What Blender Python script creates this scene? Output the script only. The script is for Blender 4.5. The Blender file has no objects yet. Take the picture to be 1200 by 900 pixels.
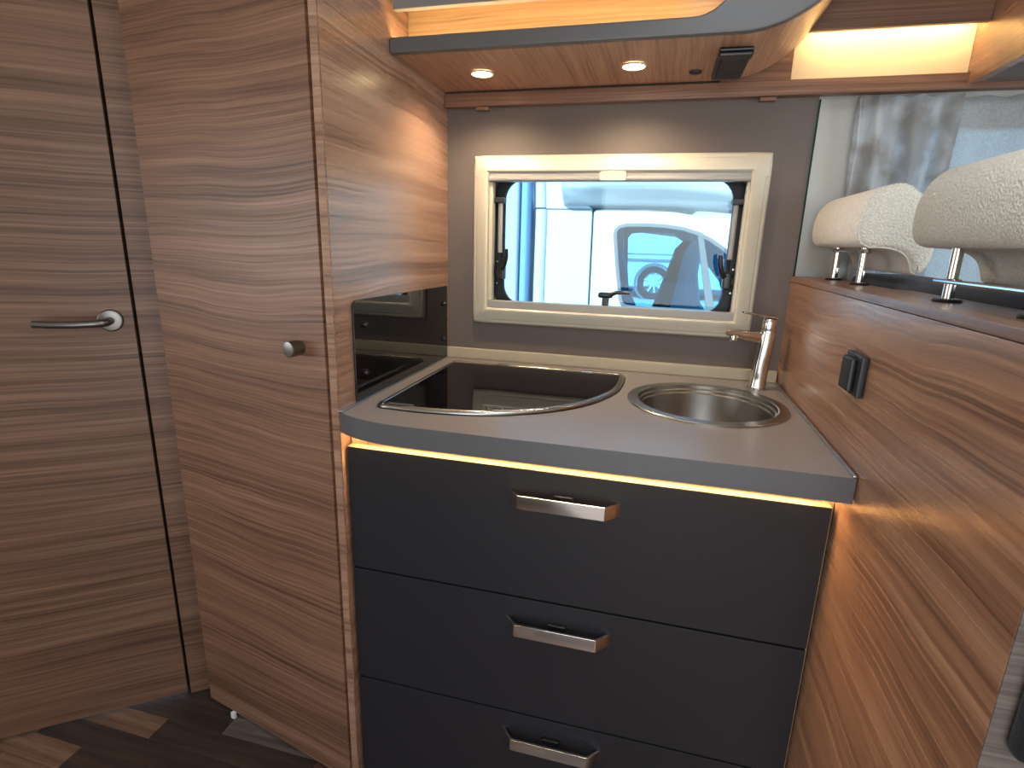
import bpy, bmesh, math, random
from mathutils import Vector, Matrix

random.seed(7)
scene = bpy.context.scene
C = scene.collection
R = math.radians

# ------------------------------------------------------------------ camera
cam_d = bpy.data.cameras.new('camera')
cam = bpy.data.objects.new('camera', cam_d)
C.objects.link(cam)
YAW, PITCH, ROLL, FPX = -0.24952, -0.25170, 0.02661, 644.06
fw = Vector((math.sin(YAW) * math.cos(PITCH), math.cos(YAW) * math.cos(PITCH), math.sin(PITCH)))
rt = Vector((math.cos(YAW), -math.sin(YAW), 0))
up = rt.cross(fw)
rt2 = rt * math.cos(ROLL) + up * math.sin(ROLL)
up2 = up * math.cos(ROLL) - rt * math.sin(ROLL)
M = Matrix((rt2, up2, -fw)).transposed().to_4x4()
M.translation = Vector((0.5547, -1.4378, 1.2263))
cam.matrix_world = M
cam_d.sensor_fit = 'HORIZONTAL'
cam_d.sensor_width = 36.0
cam_d.lens = FPX / 1200.0 * 36.0
cam_d.clip_start = 0.02
cam_d.clip_end = 400
scene.camera = cam

# ------------------------------------------------------------------ sky, sun, daylight at the openings, added fill lamps, exposure
w = bpy.data.worlds.new('sky')
scene.world = w
w.use_nodes = True
nt = w.node_tree
bg = nt.nodes['Background']
sky = nt.nodes.new('ShaderNodeTexSky')
sky.sky_type = 'NISHITA'
sky.sun_disc = False
sky.sun_elevation = R(48)
sky.sun_rotation = R(200)
sky.air_density = 1.0
sky.dust_density = 1.2
nt.links.new(sky.outputs[0], bg.inputs[0])
bg.inputs[1].default_value = 0.19


def light(name, kind, loc, target, energy, color, size=None, size_y=None, **kw):
    d = bpy.data.lights.new(name, kind)
    d.energy = energy
    d.color = color
    if kind == 'AREA':
        d.shape = 'RECTANGLE'
        d.size = size
        d.size_y = size_y or size
    for k, v in kw.items():
        setattr(d, k, v)
    o = bpy.data.objects.new(name, d)
    o.location = loc
    o.rotation_euler = (Vector(target) - Vector(loc)).to_track_quat('-Z', 'Y').to_euler()
    C.objects.link(o)
    return o


light('sun', 'SUN', (-3, -6, 9), (0.6, 2.6, 0.5), 5.8, (1.0, 0.95, 0.90), angle=R(0.6))
light('daylight_entrance', 'AREA', (0.62, -2.36, 1.15), (0.62, 0, 1.12), 6.6, (0.92, 0.96, 1.0), 0.9, 1.30)
light('daylight_windscreen', 'AREA', (2.36, -1.1, 1.2), (0, -1.1, 1.15), 11, (0.86, 0.93, 1.0), 1.5, 0.75)
light('side_fill', 'AREA', (-1.52, -1.62, 1.22), (0.9, -1.1, 1.1), 4.6, (0.92, 0.96, 1.0), 0.95, 0.65)  # unseen side opening, lamp added to light the partition and headrest backs
light('ceiling_fill', 'AREA', (0.75, -1.15, 1.972), (0.75, -1.15, 0), 3.6, (0.84, 0.92, 1.0), 0.42, 0.42)  # unseen lamp below the covered opening, added for top light on the worktop

vs = scene.view_settings
vs.view_transform = 'Standard'
vs.look = 'None'
vs.gamma = 1.0
vs.use_curve_mapping = False
vs.exposure = 0.6


# ------------------------------------------------------------------ materials
def lin(c):
    return tuple((v / 255 / 12.92) if v / 255 <= 0.04045 else ((v / 255 + 0.055) / 1.055) ** 2.4 for v in c)


def rgba(c):
    return (*lin(c), 1.0)


MATS = {}


def mat(name, col, rough=0.5, metal=0.0, bump=None, spec=0.5, var=0.0, var_scale=30, coat=0.0):
    if name in MATS:
        return MATS[name]
    m = bpy.data.materials.new(name)
    m.use_nodes = True
    t = m.node_tree
    b = t.nodes['Principled BSDF']
    b.inputs['Roughness'].default_value = rough
    b.inputs['Metallic'].default_value = metal
    b.inputs['Specular IOR Level'].default_value = spec
    b.inputs['Coat Weight'].default_value = coat
    tc = t.nodes.new('ShaderNodeTexCoord')
    n = t.nodes.new('ShaderNodeTexNoise')
    n.inputs['Scale'].default_value = var_scale
    n.inputs['Detail'].default_value = 3
    t.links.new(tc.outputs['Object'], n.inputs['Vector'])
    mx = t.nodes.new('ShaderNodeMix')
    mx.data_type = 'RGBA'
    l = lin(col)
    mx.inputs[6].default_value = (*[v * (1 - var) for v in l], 1)
    mx.inputs[7].default_value = (*[min(1, v * (1 + var)) for v in l], 1)
    t.links.new(n.outputs['Fac'], mx.inputs[0])
    t.links.new(mx.outputs[2], b.inputs['Base Color'])
    if bump:
        n2 = t.nodes.new('ShaderNodeTexNoise')
        n2.inputs['Scale'].default_value = bump[0]
        n2.inputs['Detail'].default_value = 4
        t.links.new(tc.outputs['Object'], n2.inputs['Vector'])
        bp = t.nodes.new('ShaderNodeBump')
        bp.inputs['Strength'].default_value = bump[1]
        bp.inputs['Distance'].default_value = bump[2]
        t.links.new(n2.outputs['Fac'], bp.inputs['Height'])
        t.links.new(bp.outputs[0], b.inputs['Normal'])
    MATS[name] = m
    return m


def wood(name, scl, cols, rough=0.42, seed=0.0, contrast=1.0, warp=0.05, wdir=(0, 0, 1), coat=0.0):
    """laminate wood: scl = noise frequency along local x, y, z (small along the grain)"""
    m = bpy.data.materials.new(name)
    m.use_nodes = True
    t = m.node_tree
    N = t.nodes.new
    L = t.links.new
    b = t.nodes['Principled BSDF']
    tc = N('ShaderNodeTexCoord')
    off = N('ShaderNodeVectorMath')
    off.operation = 'ADD'
    off.inputs[1].default_value = (seed, seed * 1.7, seed * 0.6)
    L(tc.outputs['Object'], off.inputs[0])
    # slow waviness of the figure
    wn = N('ShaderNodeTexNoise')
    wn.inputs['Scale'].default_value = 2.0
    wn.inputs['Detail'].default_value = 2.0
    L(off.outputs[0], wn.inputs['Vector'])
    sb = N('ShaderNodeMath')
    sb.operation = 'SUBTRACT'
    sb.inputs[1].default_value = 0.5
    L(wn.outputs['Fac'], sb.inputs[0])
    wv = N('ShaderNodeVectorMath')
    wv.operation = 'SCALE'
    wv.inputs[0].default_value = Vector(wdir) * warp * 2
    L(sb.outputs[0], wv.inputs['Scale'])
    ad = N('ShaderNodeVectorMath')
    ad.operation = 'ADD'
    L(off.outputs[0], ad.inputs[0])
    L(wv.outputs[0], ad.inputs[1])

    def layer(f, detail, dist, rough_=0.55):
        mp = N('ShaderNodeVectorMath')
        mp.operation = 'MULTIPLY'
        mp.inputs[1].default_value = tuple(s * k for s, k in zip(scl, f))
        L(ad.outputs[0], mp.inputs[0])
        n = N('ShaderNodeTexNoise')
        n.inputs['Scale'].default_value = 1.0
        n.inputs['Detail'].default_value = detail
        n.inputs['Roughness'].default_value = rough_
        n.inputs['Distortion'].default_value = dist
        L(mp.outputs[0], n.inputs['Vector'])
        return n.outputs['Fac']
    broad = layer((1, 1, 1), 6, 0.15, 0.62)
    fine = layer((2.2, 2.2, 6.5) if scl[2] > scl[0] else (6.5 if scl[0] > 4 else 2.2, 6.5 if scl[1] > 4 else 2.2, 6.5 if scl[2] > 4 else 2.2), 5, 0.25, 0.65)
    mixf = N('ShaderNodeMath')
    mixf.operation = 'MULTIPLY_ADD'
    mixf.inputs[1].default_value = 0.54
    L(fine, mixf.inputs[0])
    k = N('ShaderNodeMath')
    k.operation = 'MULTIPLY'
    k.inputs[1].default_value = 0.46
    L(broad, k.inputs[0])
    L(k.outputs[0], mixf.inputs[2])
    cr = N('ShaderNodeValToRGB')
    e = cr.color_ramp.elements
    sp = 0.13 / contrast
    e[0].position = 0.5 - 1.25 * sp
    e[0].color = rgba(cols[0])
    e[1].position = 0.5 + 1.1 * sp
    e[1].color = rgba(cols[2])
    mid = e.new(0.49)
    mid.color = rgba(cols[1])
    L(mixf.outputs[0], cr.inputs[0])
    pore = layer(tuple(22 if q > 4 else 7 for q in scl), 2, 0.0)
    pr_ = N('ShaderNodeMapRange')
    pr_.inputs['From Min'].default_value = 0.60
    pr_.inputs['From Max'].default_value = 0.72
    pr_.inputs['To Min'].default_value = 0.0
    pr_.inputs['To Max'].default_value = 0.40
    L(pore, pr_.inputs['Value'])
    dk = N('ShaderNodeMix')
    dk.data_type = 'RGBA'
    L(pr_.outputs[0], dk.inputs[0])
    L(cr.outputs[0], dk.inputs[6])
    dk.inputs[7].default_value = rgba([v * 0.75 for v in cols[0]])
    L(dk.outputs[2], b.inputs['Base Color'])
    rr = N('ShaderNodeMapRange')
    rr.inputs['From Min'].default_value = 0.3
    rr.inputs['From Max'].default_value = 0.7
    rr.inputs['To Min'].default_value = rough + 0.06
    rr.inputs['To Max'].default_value = rough - 0.04
    L(fine, rr.inputs['Value'])
    L(rr.outputs[0], b.inputs['Roughness'])
    b.inputs['Coat Weight'].default_value = coat
    b.inputs['Coat Roughness'].default_value = 0.25
    bp = N('ShaderNodeBump')
    bp.inputs['Strength'].default_value = 0.10
    bp.inputs['Distance'].default_value = 0.0006
    L(fine, bp.inputs['Height'])
    L(bp.outputs[0], b.inputs['Normal'])
    return m


def emit(name, col, strength):
    m = bpy.data.materials.new(name)
    m.use_nodes = True
    t = m.node_tree
    b = t.nodes['Principled BSDF']
    b.inputs['Base Color'].default_value = rgba(col)
    b.inputs['Emission Color'].default_value = rgba(col)
    b.inputs['Emission Strength'].default_value = strength
    return m


def pane(name, tint, gloss=0.06, rough=0.02):
    m = bpy.data.materials.new(name)
    m.use_nodes = True
    t = m.node_tree
    t.nodes.remove(t.nodes['Principled BSDF'])
    out = t.nodes['Material Output']
    tr = t.nodes.new('ShaderNodeBsdfTransparent')
    tr.inputs[0].default_value = (*tint, 1)
    gl = t.nodes.new('ShaderNodeBsdfGlossy')
    gl.inputs['Roughness'].default_value = rough
    fr = t.nodes.new('ShaderNodeFresnel')
    fr.inputs[0].default_value = 1.45
    mx = t.nodes.new('ShaderNodeMixShader')
    t.links.new(fr.outputs[0], mx.inputs[0])
    t.links.new(tr.outputs[0], mx.inputs[1])
    t.links.new(gl.outputs[0], mx.inputs[2])
    t.links.new(mx.outputs[0], out.inputs[0])
    return m


def fabric(name, col, weave=420, strength=0.5, rough=0.9, trans=0.0, clear=0.0, col2=None):
    m = bpy.data.materials.new(name)
    m.use_nodes = True
    t = m.node_tree
    N = t.nodes.new
    L = t.links.new
    b = t.nodes['Principled BSDF']
    b.inputs['Roughness'].default_value = rough
    b.inputs['Specular IOR Level'].default_value = 0.2
    b.inputs['Sheen Weight'].default_value = 0.15
    tc = N('ShaderNodeTexCoord')
    v = N('ShaderNodeTexVoronoi')
    v.inputs['Scale'].default_value = weave
    L(tc.outputs['Object'], v.inputs['Vector'])
    n = N('ShaderNodeTexNoise')
    n.inputs['Scale'].default_value = 14 if col2 else weave * 0.3
    n.inputs['Detail'].default_value = 4
    L(tc.outputs['Object'], n.inputs['Vector'])
    cr = N('ShaderNodeValToRGB')
    e = cr.color_ramp.elements
    l = lin(col)
    l2 = lin(col2) if col2 else [x * 0.80 for x in l]
    e[0].position, e[1].position = (0.42, 0.60) if col2 else (0.3, 0.7)
    e[0].color = (*l2, 1)
    e[1].color = (*l, 1)
    if strength >= 0.8:
        iv = N('ShaderNodeMapRange')
        iv.inputs['From Max'].default_value = 0.8
        iv.inputs['To Min'].default_value = 0.85
        iv.inputs['To Max'].default_value = 0.10
        L(v.outputs['Distance'], iv.inputs['Value'])
        L(iv.outputs[0], cr.inputs[0])
    else:
        L(n.outputs['Fac'], cr.inputs[0])
    L(cr.outputs[0], b.inputs['Base Color'])
    bp = N('ShaderNodeBump')
    bp.inputs['Strength'].default_value = strength
    bp.inputs['Distance'].default_value = 0.0012
    L(v.outputs['Distance'], bp.inputs['Height'])
    L(bp.outputs[0], b.inputs['Normal'])
    if trans or clear:
        out = t.nodes['Material Output']
        tl = N('ShaderNodeBsdfTranslucent')
        L(cr.outputs[0], tl.inputs[0])
        m1 = N('ShaderNodeMixShader')
        m1.inputs[0].default_value = trans
        L(b.outputs[0], m1.inputs[1])
        L(tl.outputs[0], m1.inputs[2])
        tp = N('ShaderNodeBsdfTransparent')
        m2 = N('ShaderNodeMixShader')
        m2.inputs[0].default_value = clear
        L(m1.outputs[0], m2.inputs[1])
        L(tp.outputs[0], m2.inputs[2])
        L(m2.outputs[0], out.inputs[0])
    return m


WAL = ((76, 50, 37), (124, 88, 67), (152, 114, 90))
WAL_D = ((70, 47, 35), (114, 82, 63), (142, 107, 85))
WAL_L = ((98, 66, 48), (150, 108, 82), (178, 136, 107))
WAL_BOUNCE = ((124, 86, 64), (176, 132, 102), (202, 158, 128))  # lightened walnut: light bounced up from the worktop is in the colour
H = (0.8, 0.8, 34.0)
W_DOOR = wood('walnut_door', H, WAL_D, 0.45, 0.0, 1.15, 0.012)
W_WARD = wood('walnut_wardrobe', H, WAL, 0.42, 3.3, 1.15, 0.028)
W_SIDE = wood('walnut_side', (0.8, 0.8, 34.0), ((96, 68, 52), (148, 112, 90), (176, 140, 116)), 0.27, 7.7, 1.1, 0.018, coat=0.45)
W_PART = wood('walnut_partition', (0.8, 0.8, 34.0), WAL_L, 0.28, 5.1, 1.15, 0.035, coat=0.35)
W_UNDER = wood('walnut_shelf_underside', (34.0, 1.5, 8.0), WAL_BOUNCE, 0.30, 1.9, 1.0, 0.02, (1, 0, 0))
W_LEDGE = wood('walnut_ledge', (34.0, 1.2, 24.0), WAL, 0.30, 2.3, 1.0, 0.02, (1, 0, 0))
W_RAIL = wood('walnut_rail', (1.0, 1.0, 30.0), WAL, 0.36, 4.1, 0.9, 0.01)
W_NICHE = wood('walnut_niche', (1.0, 1.0, 24.0), ((132, 102, 72), (170, 138, 102), (194, 160, 122)), 0.45, 4.9, 0.9, 0.02)
W_GREY = wood('grey_brown_wood', (1.2, 1.2, 40.0), ((62, 54, 50), (98, 86, 80), (128, 114, 106)), 0.55, 9.1, 1.0, 0.01)
ANTHRA = mat('anthracite_laminate', (36, 35, 38), 0.46, 0, (900, 0.06, 0.0004), 0.30, 0.04)
FRAME_GREY = mat('slate_grey_foil', (86, 85, 86), 0.38, 0, (700, 0.05, 0.0003), 0.5, 0.03)
FLAP_GREY = mat('silver_grey_foil', (122, 120, 118), 0.35, 0, None, 0.5, 0.03)
WORKTOP = mat('grey_brown_worktop', (134, 125, 120), 0.32, 0.0, (1200, 0.12, 0.0004), 0.55, 0.05, 260)
WALL_T = mat('taupe_wall_foil', (104, 93, 88), 0.62, 0, (520, 0.35, 0.0012), 0.35, 0.10, 340)
WALL_G = mat('pale_grey_fleece', (204, 202, 196), 0.9, 0, (300, 0.2, 0.001), 0.2, 0.06, 120)
WALL_P = mat('cream_wall', (206, 198, 184), 0.75, 0, (200, 0.1, 0.001), 0.3, 0.03)
CREAM = mat('cream_plastic', (196, 188, 169), 0.36, 0, None, 0.5, 0.015)
BLIND = mat('grey_blind_plastic', (150, 147, 143), 0.42, 0, None, 0.5, 0.02)
BLACK = mat('black_plastic', (20, 20, 22), 0.32, 0, None, 0.5, 0.03)
BLACK_S = mat('black_satin_plastic', (28, 30, 33), 0.42, 0, None, 0.5, 0.03)
RUBBER = mat('black_rubber', (22, 25, 32), 0.5, 0, None, 0.4, 0.05)
STRUT = mat('grey_strut_plastic', (150, 148, 148), 0.4, 0, None, 0.5, 0.02)
CHROME = mat('chrome', (226, 224, 220), 0.11, 1.0)
STEEL = mat('brushed_steel', (176, 172, 166), 0.27, 1.0, None, 0.5, 0.03, 200)
STEEL_D = mat('satin_sink_steel', (150, 143, 134), 0.36, 1.0, None, 0.5, 0.03, 300)
NICKEL = mat('satin_nickel', (128, 125, 121), 0.33, 1.0, None, 0.5, 0.03, 150)
ALU = mat('aluminium_edge', (190, 194, 200), 0.25, 0.9)
GLASS_BLK = mat('black_glass', (4, 4, 6), 0.025, 0.0, None, 0.45, 0.02)
SPLASH_BLK = mat('dark_acrylic', (14, 12, 12), 0.035, 0.0, None, 0.8, 0.02)
BEIGE = mat('beige_panel_foil', (226, 206, 168), 0.6, 0, None, 0.3, 0.02)
WHITE_PL = mat('white_plastic', (225, 228, 228), 0.4)
LED = emit('warm_led', (255, 216, 156), 48)
LED2 = emit('warm_led_soft', (255, 218, 156), 38)
LENS = emit('spot_lens', (255, 226, 170), 14)
PANE = pane('tinted_acrylic_pane', (0.69, 0.90, 1.0))
PANE2 = pane('vehicle_glass', (0.42, 0.80, 1.0))
F_WHITE = fabric('white_upholstery', (236, 230, 222), 700, 0.15, 0.7)
F_WEAVE = fabric('woven_grey_beige', (228, 223, 210), 300, 1.0)
F_NAVY = fabric('dark_blue_upholstery', (52, 58, 72), 420, 0.8)
F_BLACK = fabric('black_upholstery', (20, 20, 22), 500, 0.3)
F_CURT1 = fabric('blue_grey_curtain', (226, 232, 238), 900, 0.2, 0.8, 0.62, 0.04, (192, 192, 192))
F_CURT2 = fabric('sheer_white_curtain', (232, 236, 238), 900, 0.15, 0.8, 0.60, 0.14)


# ------------------------------------------------------------------ mesh helpers
WM = {}                                                     # world matrices of things


def put(o, parent=None, mw=None):
    C.objects.link(o)
    if parent is not None:
        o.parent = parent
        WM[o.name] = WM[parent.name]
    else:
        WM[o.name] = mw or Matrix.Identity(4)
    return o


def tag(o, label=None, cat=None, group=None, kind=None):
    for k, v in (('label', label), ('category', cat), ('group', group), ('kind', kind)):
        if v:
            o[k] = v
    return o


def thing(name, label, cat, loc=(0, 0, 0), rz=0.0, group=None, kind=None):
    o = bpy.data.objects.new(name, None)
    o.location = loc
    o.rotation_euler = (0, 0, rz)
    o.empty_display_size = 0.05
    put(o, None, Matrix.Translation(loc) @ Matrix.Rotation(rz, 4, 'Z'))
    return tag(o, label, cat, group, kind)


def build(name, bm, m, parent=None, local=False, smooth=35, base=None):
    """link bm (world coordinates unless local) as one mesh object"""
    mw = None
    if parent is not None:
        if not local:
            bm.transform(WM[parent.name].inverted())
    elif base is not None:
        mw = Matrix.Translation(base)
        bm.transform(mw.inverted())
    bmesh.ops.recalc_face_normals(bm, faces=bm.faces)
    me = bpy.data.meshes.new(name)
    bm.to_mesh(me)
    bm.free()
    me.materials.append(m)
    if smooth:
        for p in me.polygons:
            p.use_smooth = True
        me.set_sharp_from_angle(angle=R(smooth))
    o = bpy.data.objects.new(name, me)
    if smooth and smooth <= 35 and len(me.polygons) < 2000:
        wn_ = o.modifiers.new('weighted_normals', 'WEIGHTED_NORMAL')
        wn_.keep_sharp = True
    if base is not None and parent is None:
        o.location = base
    return put(o, parent, mw)


def nb():
    return bmesh.new()


def box(x0, x1, y0, y1, z0, z1, bev=0.0, seg=2, bm=None):
    own = nb()
    r = bmesh.ops.create_cube(own, size=1)
    for v in own.verts:
        v.co = Vector(((x0 + x1) / 2 + v.co.x * (x1 - x0), (y0 + y1) / 2 + v.co.y * (y1 - y0), (z0 + z1) / 2 + v.co.z * (z1 - z0)))
    if bev:
        bmesh.ops.bevel(own, geom=own.edges[:], offset=bev, segments=seg, profile=0.5, affect='EDGES')
    if bm is None:
        return own
    return merge(bm, own)


def merge(bm, other):
    me = bpy.data.meshes.new('tmp')
    other.to_mesh(me)
    other.free()
    bm.from_mesh(me)
    bpy.data.meshes.remove(me)
    return bm


def plate(outer, holes, fn, thick, bev=0.0):
    """polygon (with holes) in a 2D frame, fn(a, b, t) gives 3D, t from 0 to thick"""
    bm = nb()
    loops = []
    for lp in [outer] + list(holes):
        vs_ = [bm.verts.new(fn(a, b, 0)) for a, b in lp]
        es = [bm.edges.new((vs_[i], vs_[(i + 1) % len(vs_)])) for i in range(len(vs_))]
        loops.append((vs_, es))
    alle = [e for l in loops for e in l[1]]
    if not holes and len(outer) <= 60:
        bm.faces.new(loops[0][0])
    else:
        bmesh.ops.triangle_fill(bm, use_beauty=True, use_dissolve=False, edges=alle)
    top = {}
    faces = bm.faces[:]
    for lp, (vs_, _) in zip([outer] + list(holes), loops):
        for (a, b), v in zip(lp, vs_):
            top[v] = bm.verts.new(fn(a, b, thick))
    for f in faces:
        bm.faces.new([top[v] for v in reversed(f.verts)])
    for vs_, _ in loops:
        n = len(vs_)
        for i in range(n):
            a, b = vs_[i], vs_[(i + 1) % n]
            bm.faces.new((a, b, top[b], top[a]))
    bmesh.ops.recalc_face_normals(bm, faces=bm.faces)
    if bev:
        rim = [e for e in bm.edges if len(e.link_faces) == 2 and e.calc_face_angle(0) > R(50)]
        bmesh.ops.bevel(bm, geom=rim, offset=bev, segments=2, profile=0.5, affect='EDGES')
    return bm


def arc(cx, cy, r, a0, a1, n=8):
    return [(cx + r * math.cos(R(a0 + (a1 - a0) * i / n)), cy + r * math.sin(R(a0 + (a1 - a0) * i / n))) for i in range(n + 1)]


def rrect(x0, x1, y0, y1, r, n=6):
    return arc(x1 - r, y0 + r, r, -90, 0, n) + arc(x1 - r, y1 - r, r, 0, 90, n) + arc(x0 + r, y1 - r, r, 90, 180, n) + arc(x0 + r, y0 + r, r, 180, 270, n)


def XZ(y, d=1):                                             # plate frame: a = x, b = z, thickness along d*y
    return lambda a, b, t: Vector((a, y + d * t, b))


def XY(z, d=1):
    return lambda a, b, t: Vector((a, b, z + d * t))


def YZ(x, d=1):
    return lambda a, b, t: Vector((x + d * t, a, b))


def tube(path, rad, n=10, bm=None, caps=True, flat=None):
    bm = bm or nb()
    P = [Vector(p) for p in path]
    rads = rad if isinstance(rad, (list, tuple)) else [rad] * len(P)
    rings = []
    ref = None
    for i, p in enumerate(P):
        d = (P[min(i + 1, len(P) - 1)] - P[max(i - 1, 0)]).normalized()
        if ref is None:
            ref = Vector((0, 0, 1)) if abs(d.z) < 0.9 else Vector((1, 0, 0))
        u = (ref - d * ref.dot(d)).normalized()
        ref = u
        v = d.cross(u)
        f = flat or (1, 1)
        rings.append([bm.verts.new(p + u * math.cos(2 * math.pi * k / n) * rads[i] * f[0] + v * math.sin(2 * math.pi * k / n) * rads[i] * f[1]) for k in range(n)])
    for a, b in zip(rings, rings[1:]):
        for k in range(n):
            bm.faces.new((a[k], a[(k + 1) % n], b[(k + 1) % n], b[k]))
    if caps:
        bm.faces.new(rings[0][::-1])
        bm.faces.new(rings[-1])
    return bm


def lathe(prof, origin, axis=(0, 0, 1), n=32, bm=None, closed=False):
    bm = bm or nb()
    q = Vector((0, 0, 1)).rotation_difference(Vector(axis).normalized())
    o = Vector(origin)
    rings = []
    for r, z in prof:
        if r < 1e-6:
            rings.append([bm.verts.new(o + q @ Vector((0, 0, z)))])
        else:
            rings.append([bm.verts.new(o + q @ Vector((r * math.cos(2 * math.pi * k / n), r * math.sin(2 * math.pi * k / n), z))) for k in range(n)])
    pairs = list(zip(rings, rings[1:]))
    if closed:
        pairs.append((rings[-1], rings[0]))
    for a, b in pairs:
        for k in range(n):
            k2 = (k + 1) % n
            if len(a) == 1 and len(b) == 1:
                continue
            if len(a) == 1:
                bm.faces.new((a[0], b[k2], b[k]))
            elif len(b) == 1:
                bm.faces.new((a[k], a[k2], b[0]))
            else:
                bm.faces.new((a[k], a[k2], b[k2], b[k]))
    return bm


def ring_plate(outer, inner, fn, thick, bev=0):
    return plate(outer, [inner], fn, thick, bev)


# ------------------------------------------------------------------ key dimensions (metres, floor z = 0)
CW = 0.8565            # worktop width, partition face just beyond
PX = 0.8590            # partition plane
CZ = 0.9108            # worktop top
RAILY = -0.026

# ------------------------------------------------------------------ setting: shell
floor = tag(build('floor', box(-1.5, 2.3, -2.3, 0.06, -0.10, -0.003), mat('floor_base', (52, 40, 34), 0.6)), kind='structure')
floor['label'] = 'floor of narrow dark brown wood-look planks'
PL = [wood('plank_dark', (2.0, 34.0, 20.0), ((34, 25, 22), (52, 38, 32), (72, 54, 44)), 0.5, 0.4, 1, 0.01, (0, 1, 0)),
      wood('plank_brown', (2.0, 34.0, 20.0), ((58, 38, 30), (84, 58, 46), (108, 78, 60)), 0.5, 1.4, 1, 0.01, (0, 1, 0)),
      wood('plank_light', (2.0, 30.0, 20.0), ((76, 54, 40), (110, 82, 62), (136, 106, 82)), 0.5, 2.4, 1, 0.015, (0, 1, 0)),
      wood('plank_grey', (2.0, 34.0, 20.0), ((66, 54, 48), (98, 84, 76), (122, 108, 98)), 0.5, 3.4, 1, 0.01, (0, 1, 0))]
PW = 0.062


def plank(x0, x1, row, k):
    y0 = -0.461 - (row + 1) * PW
    bm = box(-(x1 - x0) / 2 + 0.0006, (x1 - x0) / 2 - 0.0006, -PW / 2 + 0.0006, PW / 2 - 0.0006, -0.003, 0.0, 0.0003, 1)
    me_o = build('plank', bm, PL[k], floor, True, 0)
    me_o.location = ((x0 + x1) / 2, y0 + PW / 2, 0)


rows = {
    0: [(-1.35, -0.86, 1), (-0.86, -0.416, 0), (-0.416, 0.02, 3), (0.02, 0.46, 1), (0.46, 0.86, 0)],
    1: [(-1.35, -0.80, 0), (-0.80, -0.578, 2), (-0.578, -0.14, 0), (-0.14, 0.30, 1), (0.30, 0.86, 0)],
    2: [(-1.35, -0.86, 2), (-0.86, -0.30, 0), (-0.30, 0.10, 1), (0.10, 0.50, 0), (0.50, 0.86, 3)],
    3: [(-1.35, -1.05, 0), (-1.05, -0.712, 2), (-0.712, -0.25, 0), (-0.25, 0.2, 1), (0.2, 0.86, 2)],
    -1: [(-1.35, -0.72, 0), (-0.72, -0.36, 0), (-0.36, 0.0, 1)],
}
for r_ in range(4, 29):
    xs = [-1.35]
    while xs[-1] < 0.86:
        xs.append(xs[-1] + random.uniform(0.40, 0.62))
    xs[-1] = 0.86
    rows[r_] = [(a, b, random.choice([0, 0, 1, 1, 2, 3])) for a, b in zip(xs, xs[1:]) if b - a > 0.03]
for r_, l_ in rows.items():
    for a, b, k in l_:
        plank(a, b, r_, k)

tag(build('ceiling', plate([(-1.5, -2.36), (2.36, -2.36), (2.36, 0.06), (-1.5, 0.06)], [rrect(0.53, 0.97, -1.37, -0.93, 0.03)], XY(1.98), 0.04), WALL_P), kind='structure')
# kitchen wall with the window opening, stepping back beyond the partition
WHOLE = rrect(0.121, 0.741, 1.050, 1.400, 0.045)
tag(build('wall_back', plate([(-0.75, 0), (0.8620, 0), (0.8620, 1.98), (-0.75, 1.98)], [WHOLE], XZ(0.0), 0.055), WALL_T), kind='structure')
W2HOLE = rrect(1.01, 1.95, 0.92, 1.50, 0.05)
tag(build('wall_back_dinette', plate([(0.8625, 0), (2.3, 0), (2.3, 1.98), (0.8625, 1.98)], [W2HOLE], XZ(0.030), 0.03), WALL_G), kind='structure')
tag(build('trim_1', box(0.8622, 0.8650, -0.004, 0.029, 0.9, 1.545), pane('teal_acrylic_edge', (0.30, 0.62, 0.56))), kind='structure')['label'] = 'thin teal acrylic edge at the end of the taupe wall'
DOORH = [(0.15, 0.02), (1.10, 0.02), (1.10, 1.84), (0.15, 1.84)]
tag(build('wall_front', plate([(-1.5, -0.1), (2.36, -0.1), (2.36, 1.98), (-1.5, 1.98)], [DOORH], XZ(-2.30, -1), 0.05), WALL_P), kind='structure')
tag(build('wall_left', plate([(-2.36, -0.1), (0.06, -0.1), (0.06, 1.98), (-2.36, 1.98)], [rrect(-2.12, -1.12, 0.87, 1.57, 0.05)], YZ(-1.50, -1), 0.05), WALL_P), kind='structure')
tag(build('sun_cover', plate(rrect(0.50, 1.00, -1.40, -0.90, 0.05), [], XY(2.021), 0.02, 0.006), mat('opaque_sun_cover', (225, 228, 230), 0.4)), kind='structure')  # opaque unseen cover, added over the ceiling opening to keep sun out
tag(build('wall_right', plate([(-2.36, -0.1), (0.06, -0.1), (0.06, 1.98), (-2.36, 1.98)], [rrect(-1.87, -0.33, 0.81, 1.59, 0.06)], YZ(2.30), 0.05), WALL_P), kind='structure')

# ------------------------------------------------------------------ kitchen window
w1 = thing('window_1', 'cream framed kitchen window with blind and black latches', None, (0.43, 0, 1.0134), kind='structure')
FX0, FX1, FZ0, FZ1 = 0.0749, 0.7835, 1.0134, 1.4387
IX0, IX1, IZ0, IZ1 = 0.117, 0.745, 1.056, 1.4025
CL = 0.050


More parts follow.
